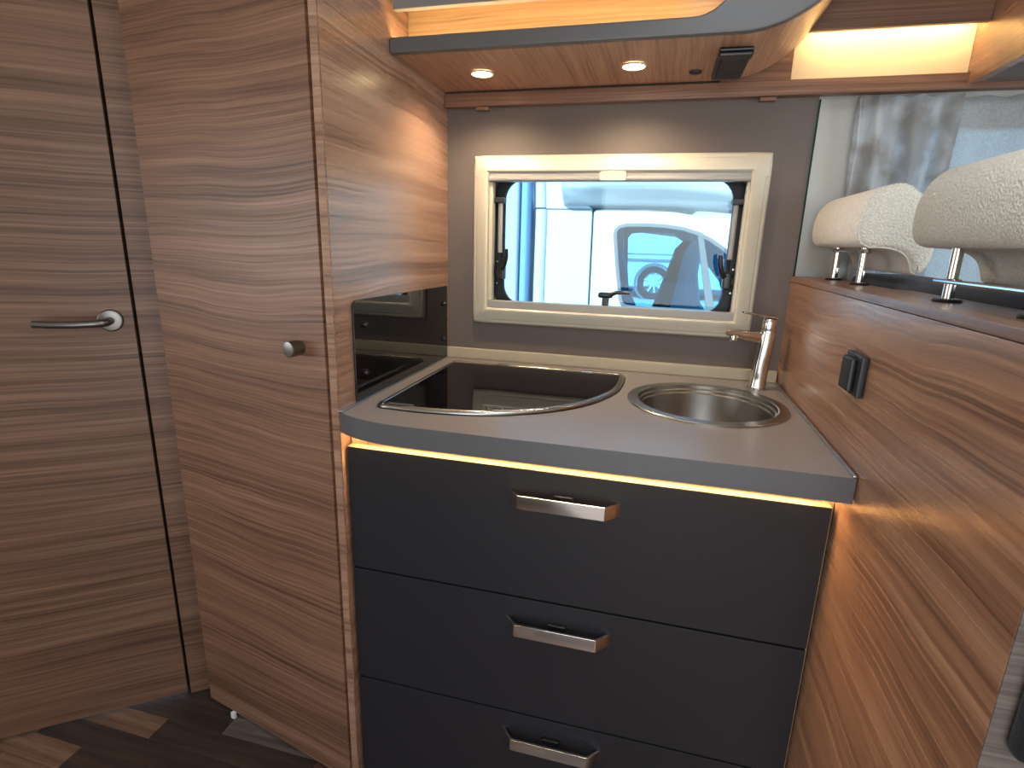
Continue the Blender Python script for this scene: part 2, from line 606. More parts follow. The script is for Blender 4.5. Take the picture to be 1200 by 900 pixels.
def profile_bar(a, b, inward, m, name):
    """window frame moulding from a to b; inward = direction to the opening, in the wall plane"""
    bm = nb()
    a, b, n = Vector(a), Vector(b), Vector(inward)
    out = Vector((0, -1, 0))
    wdt = 0.0420
    prof = [(0.0, 0.0), (0.0, 0.008), (0.004, 0.0135), (0.010, 0.0145), (0.012, 0.0170), (0.030, 0.0235), (0.038, 0.0240), (wdt, 0.0205), (wdt, -0.012), (wdt - 0.004, -0.012), (wdt - 0.004, 0.0)]
    r0 = [bm.verts.new(a + n * p + out * q) for p, q in prof]
    r1 = [bm.verts.new(b + n * p + out * q) for p, q in prof]
    for i in range(len(prof)):
        j = (i + 1) % len(prof)
        bm.faces.new((r0[i], r0[j], r1[j], r1[i]))
    bm.faces.new(r0[::-1])
    bm.faces.new(r1)
    return build(name, bm, m, w1, smooth=30)


profile_bar((FX0 + CL, 0, FZ1), (FX1 - CL, 0, FZ1), (0, 0, -1), CREAM, 'frame_bar')
profile_bar((FX0 + CL, 0, FZ0), (FX1 - CL, 0, FZ0), (0, 0, 1), CREAM, 'frame_bar')
profile_bar((FX0, 0, FZ0 + CL), (FX0, 0, FZ1 - CL), (1, 0, 0), CREAM, 'frame_bar')
profile_bar((FX1, 0, FZ0 + CL), (FX1, 0, FZ1 - CL), (-1, 0, 0), CREAM, 'frame_bar')
for cx, cz, sx, sz in ((FX0, FZ0, 1, 1), (FX1, FZ0, -1, 1), (FX0, FZ1, 1, -1), (FX1, FZ1, -1, -1)):
    # mitred corner cap: L-shaped, rounded outside, slightly proud of the bars
    e = 0.0008
    pts = [(0.0, CL + 0.004), (0.0, 0.012)] + [(0.012 - 0.012 * math.cos(R(t)), 0.012 - 0.012 * math.sin(R(t))) for t in (22, 45, 68)] + [(0.012, 0.0), (CL + 0.004, 0.0), (CL + 0.004, 0.0425), (0.0425, 0.0425), (0.0425, CL + 0.004)]
    bm = nb()
    prof = [(0.0, 0.0), (0.0, 0.0085), (0.005, 0.0150), (0.012, 0.0178), (0.030, 0.0243), (0.038, 0.0248), (0.0428, 0.0212), (0.0428, -0.012)]
    # sweep the profile round the corner: end, rounded mitre, end
    stations = []
    stations.append([(p, CL + 0.002, q) for p, q in prof])
    stations.append([(p, 0.0428, q) for p, q in prof])
    for t in (15, 45, 75):
        st = []
        for p, q in prof:
            rr = 0.0428 - p
            k = 1.0 / max(math.cos(R(t)), math.sin(R(t)))
            k = 1 + (k - 1) * 0.86
            st.append((0.0428 - rr * math.cos(R(t)) * k, 0.0428 - rr * math.sin(R(t)) * k, q))
        stations.append(st)
    stations.append([(0.0428, p, q) for p, q in prof])
    stations.append([(CL + 0.002, p, q) for p, q in prof])
    ringsv = [[bm.verts.new((cx + sx * a, -q, cz + sz * b)) for a, b, q in st] for st in stations]
    for r0, r1 in zip(ringsv, ringsv[1:]):
        for i in range(len(prof) - 1):
            try:
                bm.faces.new((r0[i], r0[i + 1], r1[i + 1], r1[i]))
            except ValueError:
                pass
    bmesh.ops.remove_doubles(bm, verts=bm.verts[:], dist=1e-5)
    build('frame_corner', bm, CREAM, w1, smooth=30)
# blind cassette at the top and its pull rail at the bottom
bm = box(IX0 + 0.0005, IX1 - 0.0005, -0.018, 0.006, 1.376, IZ1 - 0.0005, 0.002)
box(IX0 + 0.003, IX1 - 0.003, -0.021, -0.017, 1.3785, 1.386, 0.0015, 2, bm)
cas = build('blind_cassette', bm, BLIND, w1)
build('blind_tab', plate(rrect(0.398, 0.462, 1.3765, 1.3975, 0.006), [], XZ(-0.0285), 0.0115, 0.0015), CREAM, cas)
build('blind_rail', box(IX0 + 0.0005, IX1 - 0.0005, -0.016, 0.012, IZ0 - 0.001, 1.0745, 0.002), BLIND, w1)
build('side_channel', box(IX0 + 0.0005, IX0 + 0.010, -0.010, 0.012, 1.0750, 1.3755, 0.001), CREAM, w1)
build('side_channel', box(IX1 - 0.010, IX1 - 0.0005, -0.010, 0.012, 1.0750, 1.3755, 0.001), CREAM, w1)
seal = ring_plate(rrect(0.1215, 0.7405, 1.0505, 1.3995, 0.045), rrect(0.1470, 0.7150, 1.0640, 1.3860, 0.050), XZ(0.036), 0.014, 0.0025)
build('rubber_seal', seal, RUBBER, w1)
build('pane', plate(rrect(0.1225, 0.7395, 1.0515, 1.3985, 0.044), [], XZ(0.0515), 0.003), PANE, w1)
for side, sx in ((1, 0.1385), (-1, 0.7235)):
    tip = 0.004 * side
    st = build('strut', tube([(sx + tip, 0.012, 1.325), (sx + tip, 0.012, 1.200)], 0.0060, 12), STRUT, w1)
    build('strut_rod', tube([(sx + tip, 0.012, 1.200), (sx + tip, 0.012, 1.172)], 0.0026, 8), BLACK, st)
    build('strut_bracket', box(sx - 0.014, sx + 0.014, 0.002, 0.034, 1.3255, 1.3395, 0.003), BLACK_S, st)
    lx = sx + 0.006 * side
    la = build('latch', box(lx - 0.009, lx + 0.012, 0.006, 0.030, 1.128, 1.168, 0.005), BLACK, w1)
    build('latch_lever', tube([(lx + 0.008 * side, 0.000, 1.158), (lx + 0.016 * side, -0.006, 1.172), (lx + 0.021 * side, -0.010, 1.190), (lx + 0.022 * side, -0.011, 1.210)], [0.007, 0.0065, 0.006, 0.0045], 10), BLACK, la)
    build('latch_plate', box(lx - 0.024 * (1 if side > 0 else -0.2) , lx + 0.024 * (0.2 if side > 0 else 1), 0.022, 0.034, 1.138, 1.156, 0.003), BLACK, la)
    for zz_ in (1.118, 1.176):
        build('latch_screw', lathe([(0, 0.002), (0.003, 0.0015), (0.004, 0)], (sx - 0.010 * side, 0.034, zz_), (0, -1, 0), 12), STEEL, la)
la = build('latch', box(0.410, 0.448, -0.001, 0.022, 1.094, 1.108, 0.005), BLACK, w1)
build('latch_lever', tube([(0.440, -0.002, 1.103), (0.458, -0.006, 1.110), (0.478, -0.008, 1.111), (0.492, -0.008, 1.110)], [0.0055, 0.005, 0.0045, 0.003], 10), BLACK, la)
build('latch_plate', box(0.421, 0.437, 0.002, 0.030, 1.062, 1.096, 0.002), BLACK, la)

# ------------------------------------------------------------------ bathroom door (diagonal) and its post
DA = R(37.55)
d1 = thing('door_1', 'dark walnut bathroom door with satin lever handle', None, (-0.910, -0.693, 0.0), DA, kind='structure')
build('door_leaf', box(-0.26, 0.4035, 0.0, 0.030, 0.012, 1.90, 0.0015), W_DOOR, d1, True)
hx, hz = 0.3600, 1.0340
h = build('door_handle', lathe([(0.0, 0.0), (0.0245, 0.0), (0.0248, 0.003), (0.0235, 0.0070), (0.021, 0.0085), (0.0, 0.0088)], (hx, -0.0001, hz), (0, -1, 0), 36), NICKEL, d1, True)
pth = [(hx, -0.006, hz), (hx, -0.030, hz), (hx - 0.002, -0.040, hz), (hx - 0.008, -0.0445, hz - 0.0005), (hx - 0.022, -0.046, hz - 0.001), (hx - 0.060, -0.047, hz - 0.002), (hx - 0.100, -0.045, hz - 0.001), (hx - 0.128, -0.041, hz + 0.001)]
build('lever', tube(pth, [0.0085, 0.0085, 0.0085, 0.0085, 0.008, 0.008, 0.0078, 0.0075], 14), NICKEL, h, True)
t2 = tag(build('trim_2', box(0.4100, 0.5300, 0.0, 0.028, 0.004, 1.95, 0.0012), W_DOOR, None), kind='structure')
t2.location = (-0.910, -0.693, 0.0)
t2.rotation_euler = (0, 0, DA)
t2['label'] = 'narrow walnut post between bathroom door and wardrobe'
t3 = tag(build('trim_3', box(0.395, 0.420, 0.032, 0.045, 0.004, 1.95), BLACK, None), kind='structure')
t3.location = (-0.910, -0.693, 0.0)
t3.rotation_euler = (0, 0, DA)

# ------------------------------------------------------------------ wardrobe
WA = R(-12.7)
wr = thing('wardrobe', 'tall walnut wardrobe with round knob standing beside the kitchen', 'wardrobe', (0.0, -0.5647, 0.0), WA)
build('front_stile', plate([(-0.0190, 0.0), (-0.0002, 0.0), (-0.0046, 0.018), (-0.0190, 0.018)], [], XY(0.008), 1.952, 0.0006), W_WARD, wr, True)
wd = build('wardrobe_door', box(-0.5265, -0.0285, 0.0, 0.018, 0.0155, 1.95, 0.0015), W_WARD, wr, True)
build('knob', lathe([(0.0, 0.0), (0.0125, 0.0), (0.0125, 0.004), (0.0145, 0.006), (0.0155, 0.026), (0.0150, 0.0295), (0.0135, 0.0305), (0.0, 0.0308)], (-0.0905, -0.0002, 1.0240), (0, -1, 0), 30), NICKEL, wd, True)
# kitchen-facing side panel: a board in the plane x = 0
build('side_panel', box(-0.018, 0.0, 0.0007, 0.5642, 0.0, 1.96, 0.0008), W_SIDE, wr, True).rotation_euler = (0, 0, -WA)
build('carcass', plate([(-0.46, 0.022), (-0.045, 0.022), (-0.125, 0.38), (-0.46, 0.38)], [], XY(0.06), 1.89), BLACK, wr, True)
build('foot_clip', box(-0.4340, -0.4220, -0.0090, -0.0003, 0.002, 0.0190, 0.001), WHITE_PL, wr, True)
build('plinth', box(-0.47, -0.07, 0.10, 0.12, 0.0, 0.06), BLACK, wr, True)

# ------------------------------------------------------------------ drawer cabinet
dc = thing('drawer_cabinet', 'anthracite kitchen drawer unit with three chrome handles under the worktop', 'cabinet', (0.43, -0.30, 0.0))
bm = box(0.004, 0.016, -0.533, -0.02, 0.03, 0.868)
box(0.841, 0.8575, -0.533, -0.02, 0.03, 0.868, 0, 2, bm)
box(0.004, 0.8575, -0.500, -0.480, 0.80, 0.868, 0, 2, bm)
box(0.004, 0.8575, -0.04, -0.02, 0.03, 0.868, 0, 2, bm)
build('carcass', bm, W_NICHE, dc)
build('plinth', box(0.004, 0.8575, -0.50, -0.48, 0.0, 0.03), BLACK, dc)
for i, (z0, z1) in enumerate(((0.5790, 0.8378), (0.3130, 0.5750), (0.0450, 0.3090))):
    dr = build('drawer', box(0.0055, 0.8500, -0.5533, -0.5350, z0, z1, 0.0012), ANTHRA, dc)
    if i == 0:
        build('lit_top_edge', box(0.0060, 0.8495, -0.5530, -0.5352, z1 + 0.0001, z1 + 0.0009), W_NICHE, dr)  # pale strip puts the LED-lit brightness of the drawer top into colour
    hxa, hxb, hz1 = 0.3270, 0.5280, z1 - 0.0400
    hz0 = hz1 - 0.0260
    # chrome band handle: angled ends, straight middle, as a bent strip
    o_ = [(hxa, 0.0), (hxa + 0.0225, -0.0240), (hxa + 0.026, -0.0255), (hxb - 0.026, -0.0255), (hxb - 0.0225, -0.0240), (hxb, 0.0)]
    i_ = [(hxb - 0.0062, 0.0), (hxb - 0.0258, -0.0205), (hxa + 0.0258, -0.0205), (hxa + 0.0062, 0.0)]
    hp = [(a, b - 0.5534) for a, b in o_ + i_]
    build('drawer_handle', plate(hp, [], XY(hz0), hz1 - hz0, 0.0012), CHROME, dr)
    build('latch_button', box(0.4110, 0.4470, -0.5620, -0.5533, hz1 - 0.014, hz1 + 0.001, 0.003), BLACK, dr)

# ------------------------------------------------------------------ worktop
SXc, SYc, SR = 0.6750, -0.2620, 0.1610
outl = [(0.0012, -0.0008), (0.0012, -0.5660), (0.020, -0.5770), (0.045, -0.5880), (0.075, -0.5970), (0.11, -0.6030), (0.15, -0.6050), (CW, -0.6050), (CW, -0.0008)]
hole = arc(SXc, SYc, SR - 0.016, 0, 360, 48)[:-1]
wt = thing('worktop', 'grey-brown kitchen worktop with rounded left front corner', 'worktop', (0.43, -0.3, 0.8710))
fr_ = outl[1:8]
fr2 = [(a, b + 0.0016) for a, b in fr_]
outl = [outl[0]] + fr2 + [outl[-1]]
build('edge_band', plate(fr_ + fr2[::-1], [], XY(0.8712), CZ - 0.8714), FRAME_GREY, wt)['label'] = 'slate grey front edge band'
build('slab', plate(outl, [hole], XY(0.8712), CZ - 0.8712, 0.0012), WORKTOP, wt)
bm = box(0.0015, CW, -0.0175, -0.0008, CZ + 0.0002, 0.9395, 0.0025)
build('upstand', bm, mat('beige_grey_upstand', (176, 164, 142), 0.4, 0, None, 0.5, 0.02), wt)
build('seal_strip', box(0.0004, 0.0100, -0.5700, -0.0180, CZ + 0.0001, CZ + 0.0040, 0.0015), ALU, wt)
build('seal_strip', box(CW - 0.0050, CW + 0.0005, -0.6040, -0.0180, CZ + 0.0001, CZ + 0.0040, 0.0015), ALU, wt)

# ------------------------------------------------------------------ hob
hb = thing('hob', 'black glass gas hob lid with curved steel rim set in worktop', 'hob', (0.26, -0.3, CZ))


def cr_spline(pts, n=8):
    out = []
    for i in range(len(pts) - 1):
        p0 = Vector(pts[max(i - 1, 0)]); p1 = Vector(pts[i]); p2 = Vector(pts[i + 1]); p3 = Vector(pts[min(i + 2, len(pts) - 1)])
        for k in range(n):
            t = k / n
            out.append(tuple(0.5 * (2 * p1 + (p2 - p0) * t + (2 * p0 - 5 * p1 + 4 * p2 - p3) * t * t + (3 * p1 - p0 - 3 * p2 + p3) * t ** 3)))
    out.append(tuple(pts[-1]))
    return out


bow = cr_spline([(0.4985, -0.115), (0.4975, -0.175), (0.4860, -0.260), (0.4420, -0.362), (0.3700, -0.442), (0.2680, -0.499), (0.1560, -0.5200), (0.0780, -0.5180)], 5)
hob_out = arc(0.0640, -0.0980, 0.0180, 180, 90, 5) + arc(0.4790, -0.0980, 0.0195, 90, 0, 5)[:-1] + bow + arc(0.0700, -0.4950, 0.0240, 250, 180, 6)


def inset(poly, d):
    n = len(poly)
    res = []
    A = sum(poly[i][0] * poly[(i + 1) % n][1] - poly[(i + 1) % n][0] * poly[i][1] for i in range(n))
    sg = 1 if A > 0 else -1
    for i in range(n):
        p0, p1, p2 = Vector(poly[i - 1]), Vector(poly[i]), Vector(poly[(i + 1) % n])
        d1 = (p1 - p0).normalized(); d2 = (p2 - p1).normalized()
        n1 = Vector((-d1.y, d1.x)) * sg; n2 = Vector((-d2.y, d2.x)) * sg
        m_ = (n1 + n2).normalized()
        res.append(tuple(p1 + m_ * d / max(0.5, m_.dot(n1))))
    return res


bm = nb()
prof = [(0.0, 0.0), (0.0005, 0.004), (0.003, 0.0070), (0.007, 0.0085), (0.011, 0.0080), (0.0125, 0.0060), (0.0125, 0.0)]
rings = []
for d_, z_ in prof:
    rings.append([bm.verts.new((a, b, CZ + 0.0002 + z_)) for a, b in inset(hob_out, d_)])
n_ = len(hob_out)
for r0, r1 in zip(rings, rings[1:] + rings[:1]):
    for i in range(n_):
        bm.faces.new((r0[i], r0[(i + 1) % n_], r1[(i + 1) % n_], r1[i]))
build('steel_rim', bm, STEEL, hb, smooth=50)
gl = build('glass_lid', plate(inset(hob_out, 0.0130), [], XY(CZ + 0.0008), 0.0066, 0.0008), GLASS_BLK, hb)
build('gasket', ring_plate(inset(hob_out, -0.0022), inset(hob_out, 0.001), XY(CZ + 0.0001), 0.0022), BLACK, hb)
build('finger_grip', plate(rrect(0.262, 0.294, -0.482, -0.466, 0.0075), [rrect(0.266, 0.290, -0.479, -0.469, 0.0048)], XY(CZ + 0.0075), 0.0012, 0.0003), STEEL, gl)
build('lid_edge_clip', box(0.0705, 0.1230, -0.5055, -0.5010, CZ + 0.0074, CZ + 0.0090, 0.0006), STEEL, gl)
for hx_ in (0.17, 0.39):
    build('hinge', box(hx_, hx_ + 0.030, -0.0990, -0.0860, CZ + 0.0060, CZ + 0.0105, 0.0015), STEEL, hb)

# ------------------------------------------------------------------ sink
sk = thing('sink', 'round stainless steel sink bowl set in worktop below the tap', 'sink', (SXc, SYc, CZ))
rim = [(SR, 0.0003), (SR, 0.0025), (SR - 0.002, 0.0040), (SR - 0.020, 0.0045), (SR - 0.0225, 0.0030), (SR - 0.0230, -0.004), (SR - 0.0270, -0.0065), (SR - 0.0275, -0.012), (SR - 0.0315, -0.0145), (SR - 0.0300, -0.0160), (SR - 0.0215, -0.0110), (SR - 0.0175, -0.0005), (SR - 0.0170, 0.0003)]
build('rim', lathe(rim, (SXc, SYc, CZ), n=64, closed=True), STEEL, sk, smooth=25)
bowl = [(SR - 0.0316, -0.0148), (SR - 0.034, -0.035), (SR - 0.040, -0.065), (SR - 0.052, -0.095), (SR - 0.070, -0.115), (SR - 0.095, -0.127), (0.030, -0.132), (0.028, -0.136), (0.0, -0.137)]
build('bowl', lathe(bowl, (SXc, SYc, CZ), n=64), STEEL_D, sk, smooth=40)
build('drain', lathe([(0.0, -0.1345), (0.010, -0.1335), (0.022, -0.1345), (0.027, -0.1325), (0.030, -0.1315), (0.0315, -0.1325)], (SXc, SYc, CZ), n=32), CHROME, sk)

# ------------------------------------------------------------------ tap
tp = thing('faucet', 'chrome single lever kitchen faucet behind the round sink', 'faucet', (0.8020, -0.0850, CZ))
TY = -0.0850


def squircle_loft(sts, bm=None, n=20):
    """sts: (centre, half x, half y, power) stacked sections"""
    bm = bm or nb()
    rr = []
    for c, hx_, hy_ in sts:
        ring = []
        for k in range(n):
            t = 2 * math.pi * k / n
            cs, sn = math.cos(t), math.sin(t)
            ring.append(bm.verts.new(Vector(c) + Vector((hx_ * math.copysign(abs(cs) ** 0.7, cs), hy_ * math.copysign(abs(sn) ** 0.7, sn), 0))))
        rr.append(ring)
    for a, b in zip(rr, rr[1:]):
        for k in range(n):
            bm.faces.new((a[k], a[(k + 1) % n], b[(k + 1) % n], b[k]))
    bm.faces.new(rr[0][::-1])
    bm.faces.new(rr[-1])
    return bm


bd = build('body', squircle_loft([((0.8010, TY, CZ + 0.0002), 0.0195, 0.0200), ((0.8012, TY, CZ + 0.004), 0.0185, 0.0190), ((0.8025, TY, CZ + 0.03), 0.0175, 0.018), ((0.8050, TY, CZ + 0.07), 0.0165, 0.0175), ((0.8080, TY, CZ + 0.105), 0.0165, 0.0175), ((0.8095, TY, CZ + 0.130), 0.0160, 0.0170), ((0.8100, TY, CZ + 0.137), 0.0150, 0.016)]), CHROME, tp, smooth=60)
# spout: flat tapering arm towards the sink, with a rounded nose and aerator
bm = nb()
secs = [(0.8200, TY + 0.004, CZ + 0.121, 0.014, 0.016), (0.7950, TY, CZ + 0.121, 0.0135, 0.0165), (0.7650, TY - 0.012, CZ + 0.125, 0.0105, 0.0150), (0.7400, TY - 0.026, CZ + 0.130, 0.0085, 0.0140), (0.7250, TY - 0.034, CZ + 0.132, 0.0078, 0.0130), (0.7180, TY - 0.038, CZ + 0.132, 0.0055, 0.0095)]
rr = []
for x_, y_, z_, hh, hw in secs:
    ring = []
    for k in range(16):
        t = 2 * math.pi * k / 16
        cs, sn = math.cos(t), math.sin(t)
        ring.append(bm.verts.new((x_ + 0.45 * hw * math.copysign(abs(cs) ** 0.6, cs), y_ + 0.87 * hw * math.copysign(abs(cs) ** 0.6, cs), z_ + hh * math.copysign(abs(sn) ** 0.6, sn))))
    rr.append(ring)
for a, b in zip(rr, rr[1:]):
    for k in range(16):
        bm.faces.new((a[k], a[(k + 1) % 16], b[(k + 1) % 16], b[k]))
bm.faces.new(rr[0][::-1])
bm.faces.new(rr[-1])
so = build('spout', bm, CHROME, tp, smooth=60)
build('aerator', lathe([(0.0, 0.0), (0.0085, 0.0), (0.0095, 0.003), (0.0095, 0.012), (0.0085, 0.014), (0, 0.014)], (0.7330, TY - 0.030, CZ + 0.1120), n=20), CHROME, so)
cap = build('cartridge_cap', squircle_loft([((0.8100, TY, CZ + 0.1372), 0.0140, 0.015), ((0.8100, TY, CZ + 0.142), 0.0150, 0.016), ((0.8100, TY, CZ + 0.158), 0.0145, 0.0155), ((0.8100, TY, CZ + 0.163), 0.0125, 0.0135)]), CHROME, tp, smooth=60)
build('lever', tube([(0.8230, TY + 0.002, CZ + 0.1655), (0.8000, TY - 0.006, CZ + 0.1690), (0.7720, TY - 0.018, CZ + 0.1735), (0.7520, TY - 0.026, CZ + 0.1770), (0.7470, TY - 0.028, CZ + 0.1780)], [0.009, 0.0095, 0.007, 0.0065, 0.004], 14, flat=(0.42, 1.15)), CHROME, cap, smooth=60)
build('base_ring', lathe([(0.0195, 0.0), (0.0225, 0.0002), (0.0225, 0.0025), (0.0205, 0.004), (0.0195, 0.004)], (0.8010, TY, CZ + 0.0002), n=30, closed=True), CHROME, tp)

# ------------------------------------------------------------------ splash panel on the wardrobe side
sp = thing('splash_panel', 'glossy dark acrylic splash guard screwed to the walnut side panel', 'splash guard', (0.0, -0.26, CZ))
build('sheet', plate([(-0.0205, CZ + 0.0045), (-0.0205, 1.1080)] + arc(-0.0205 - 0.008, 1.1080 - 0.004, 0.0045, 60, 90, 3) + arc(-0.507 + 0.014, 1.1130 - 0.014, 0.014, 90, 180, 6) + [(-0.507, CZ + 0.0045)], [], YZ(0.0006), 0.0040, 0.0006), SPLASH_BLK, sp)
for y_, z_ in ((-0.468, 1.063), (-0.471, 0.967), (-0.047, 1.063), (-0.048, 0.967)):
    build('screw', lathe([(0.0, 0.0075), (0.0042, 0.0070), (0.0060, 0.0040), (0.0060, 0.0)], (0.0046, y_, z_), (1, 0, 0), 16), BLACK, sp)

# ------------------------------------------------------------------ LED strip below the worktop
ls = thing('led_strip', 'warm glowing LED strip under the worktop edge above the drawers', 'light strip', (0.43, -0.55, 0.866), group='warm LED strips')
build('channel', box(0.018, 0.839, -0.560, -0.544, 0.8672, 0.8710), ALU, ls)
build('diffuser', box(0.020, 0.837, -0.558, -0.546, 0.8655, 0.8671), LED, ls)

# ------------------------------------------------------------------ overhead cabinet with lit niche
oc = thing('overhead_cabinet', 'overhead kitchen cabinet with dark curved front frame and lit walnut niche', 'cabinet', (0.4, 0.0, 1.584))
ZS = 1.5840
FY = -0.3210
RO = 0.20
outer_c = arc(0.655, ZS + RO, RO, -90, 0, 16)
fr = [(0.0005, ZS)] + outer_c + [(0.855, 1.96), (0.64, 1.96)] + arc(0.575, 1.6130 + 0.065, 0.065, 0, -90, 10) + [(0.0005, 1.6130)]
build('front_frame', plate(fr, [], XZ(FY), 0.018, 0.0045), FRAME_GREY, oc)
sh = [(0.0005, ZS + 0.0005)] + arc(0.655, ZS + RO, RO - 0.0005, -90, 0, 16) + [(0.8545, 1.96), (0.840, 1.96)] + arc(0.655, ZS + RO, RO - 0.015, 0, -90, 16) + [(0.0005, ZS + 0.015)]
bm = plate(sh, [], XZ(FY + 0.0185), 0.277, 0.0)
build('shell', bm, W_UNDER, oc)
build('niche_back', box(0.0005, 0.66, -0.2300, -0.2200, 1.5992, 1.76), W_NICHE, oc)
build('niche_top', box(0.0005, 0.66, -0.3000, -0.2305, 1.70, 1.712), W_NICHE, oc)
build('flap_door', box(0.0080, 0.5650, FY + 0.001, FY + 0.017, 1.6600, 1.95, 0.002), FLAP_GREY, oc)
ln = thing('led_strip', 'warm glowing LED strip behind the lip of the overhead niche', 'light strip', (0.3, -0.29, 1.60), group='warm LED strips')
build('channel', box(0.004, 0.615, -0.3020, -0.2900, 1.5993, 1.6020), ALU, ln)
build('diffuser', box(0.006, 0.612, -0.3005, -0.2915, 1.6021, 1.6045), LED2, ln)
for i, sx in enumerate((0.1440, 0.4700)):
    s_ = thing('spotlight', ('lit round ceiling spotlight over the hob, closer to the wardrobe side', 'lit round ceiling spotlight over the sink end, next to the black socket')[i], 'spotlight', (sx, -0.1640, ZS), group='spotlights under the overhead cabinet')
    build('trim_ring', lathe([(0.0225, 0.0), (0.0260, 0.0), (0.0265, -0.0010), (0.0250, -0.0026), (0.0235, -0.0030), (0.0225, -0.0026)], (sx, -0.1640, ZS - 0.0002), n=32, closed=True), CREAM, s_)
    build('lens', lathe([(0.0, -0.0036), (0.0180, -0.0032), (0.0224, -0.0020), (0.0224, -0.0004), (0.0, -0.0004)], (sx, -0.1640, ZS - 0.0002), n=32), LENS, s_)
    light('spot_lamp', 'SPOT', (sx, -0.1640, ZS - 0.006), (sx, -0.1640, 0), 6.8, (1.0, 0.79, 0.54), spot_size=R(150), spot_blend=0.7, shadow_soft_size=0.018)
so_ = thing('power_outlet', 'black twin module outlet in the underside of the overhead cabinet', 'outlet', (0.665, -0.155, ZS))
ok = plate([(0.6250, -0.2560), (0.6870, -0.2560), (0.7040, -0.0760), (0.6960, -0.0560), (0.6370, -0.0560)], [], XY(ZS - 0.0002, -1), 0.006, 0.0015)
bm = box(0.6290, 0.6890, -0.2480, -0.0600, ZS - 0.0070, ZS - 0.0003, 0.0025)
build('plate', bm, BLACK, so_)
ok.free()
build('socket_module', box(0.6360, 0.6820, -0.2100, -0.1300, ZS - 0.0110, ZS - 0.0071, 0.002), BLACK_S, so_)
build('switch_module', box(0.6360, 0.6820, -0.1240, -0.0760, ZS - 0.0100, ZS - 0.0071, 0.002), BLACK_S, so_)
build('hood', box(0.6290, 0.6890, -0.2480, -0.2200, ZS - 0.0150, ZS - 0.0071, 0.003), BLACK, so_)
tb = tag(build('touch_button', lathe([(0.0, -0.0050), (0.0095, -0.0045), (0.0125, -0.0025), (0.0130, 0.0)], (0.594, -0.103, ZS - 0.0002), n=24), BLACK, None, base=(0.594, -0.103, ZS)), 'small round black button beside the outlet in the cabinet underside', 'button')

# ------------------------------------------------------------------ wall rail, backlit panel, right hand cabinet
rl = thing('trim_4', 'walnut rail along the wall under the overhead cabinets', None, (0.5, -0.013, 1.549), kind='structure')
build('rail', box(0.0008, 2.28, RAILY, -0.0005, 1.5500, 1.5812, 0.003), W_RAIL, rl)
for a, b in ((0.082, 0.115), (0.738, 0.772)):
    build('clip', box(a, b, -0.020, -0.004, 1.5420, 1.5498, 0.001), W_RAIL, rl)
build('valance', box(0.7960, 1.1240, -0.0700, -0.0580, 1.6570, 1.93, 0.001), W_RAIL, rl)
build('back_board', box(0.6500, 0.7950, -0.0170, -0.0030, 1.5815, 1.93, 0.0008), W_RAIL, rl)
bp_ = tag(build('backlit_panel', box(0.7955, 1.1240, -0.0160, -0.0010, 1.5815, 1.75, 0.0008), BEIGE, None, base=(0.96, -0.008, 1.5815)), 'beige wall panel glowing under the walnut valance', 'panel')
lv = thing('led_strip', 'warm glowing LED strip hidden behind the walnut valance', 'light strip', (0.96, -0.05, 1.66), group='warm LED strips')
build('channel', box(0.80, 1.12, -0.0578, -0.0520, 1.6690, 1.6790), ALU, lv)
build('diffuser', box(0.802, 1.118, -0.0518, -0.0480, 1.6695, 1.6785), LED2, lv)
rc = thing('wall_cabinet', 'walnut overhead cabinet end panel above the sheer curtain', 'cabinet', (1.5, -0.25, 1.559))
build('side_panel', plate([(-0.4500, 1.5590), (-0.0270, 1.5590), (-0.0270, 1.5822), (-0.0008, 1.5822), (-0.0008, 1.95), (-0.4500, 1.95)], [], YZ(1.1245), 0.018), W_PART, rc)
build('bottom_panel', box(1.1435, 2.10, -0.4480, -0.0275, 1.5610, 1.5770, 0.001), W_GREY, rc)
build('front_panel', box(1.1435, 2.10, -0.4500, -0.4330, 1.5775, 1.95, 0.001), W_PART, rc)

# ------------------------------------------------------------------ partition with ledge, switch
pt = thing('partition', 'low walnut partition panel with ledge between kitchen and seats', 'partition', (0.87, -0.48, 0.0))
build('panel', box(PX, PX + 0.0180, -0.9660, -0.0008, 0.0, 1.1540, 0.0006), W_PART, pt)
build('end_panel', box(PX + 0.0002, 1.08, -0.9676, -0.9662, 0.0, 1.1540), W_GREY, pt)
build('ledge', plate([(PX - 0.0012, -0.9685), (0.962, -0.9685), (0.962, -0.395), (0.940, -0.375), (0.940, -0.0008), (PX - 0.0012, -0.0008)], [], XY(1.1548), 0.0122, 0.0012), W_LEDGE, pt)
sw = thing('light_switch', 'black rocker switch on the walnut partition beside the worktop', 'switch', (PX, -0.525, 1.047))
build('plate', box(PX - 0.0105, PX - 0.0002, -0.5640, -0.4960, 1.0190, 1.0800, 0.0025), BLACK_S, sw)
build('rocker', box(PX - 0.0190, PX - 0.0106, -0.5480, -0.5060, 1.0240, 1.0740, 0.003), BLACK_S, sw)

# ------------------------------------------------------------------ seat bench behind the partition
sb = thing('seat_bench', 'dark blue upholstered seat bench behind the walnut partition', 'bench', (1.15, -0.45, 0.0))
build('side_board', box(1.0850, 1.45, -0.9500, -0.9320, 0.0, 0.44, 0.001), W_GREY, sb)
build('backrest', box(0.9680, 1.0900, -0.9300, -0.0400, 0.44, 1.1820, 0.020, 3), F_NAVY, sb)
build('seat_cushion', box(1.0950, 1.4400, -0.9300, -0.0400, 0.36, 0.50, 0.025, 3), F_NAVY, sb)
tag(build('padded_post', box(0.8700, 0.9300, -0.9880, -0.9678, 0.8240, 1.1200, 0.009, 4), F_BLACK, None, base=(0.90, -0.98, 0.83)), 'black padded upright with rounded lower corner on the end of the partition', 'post')


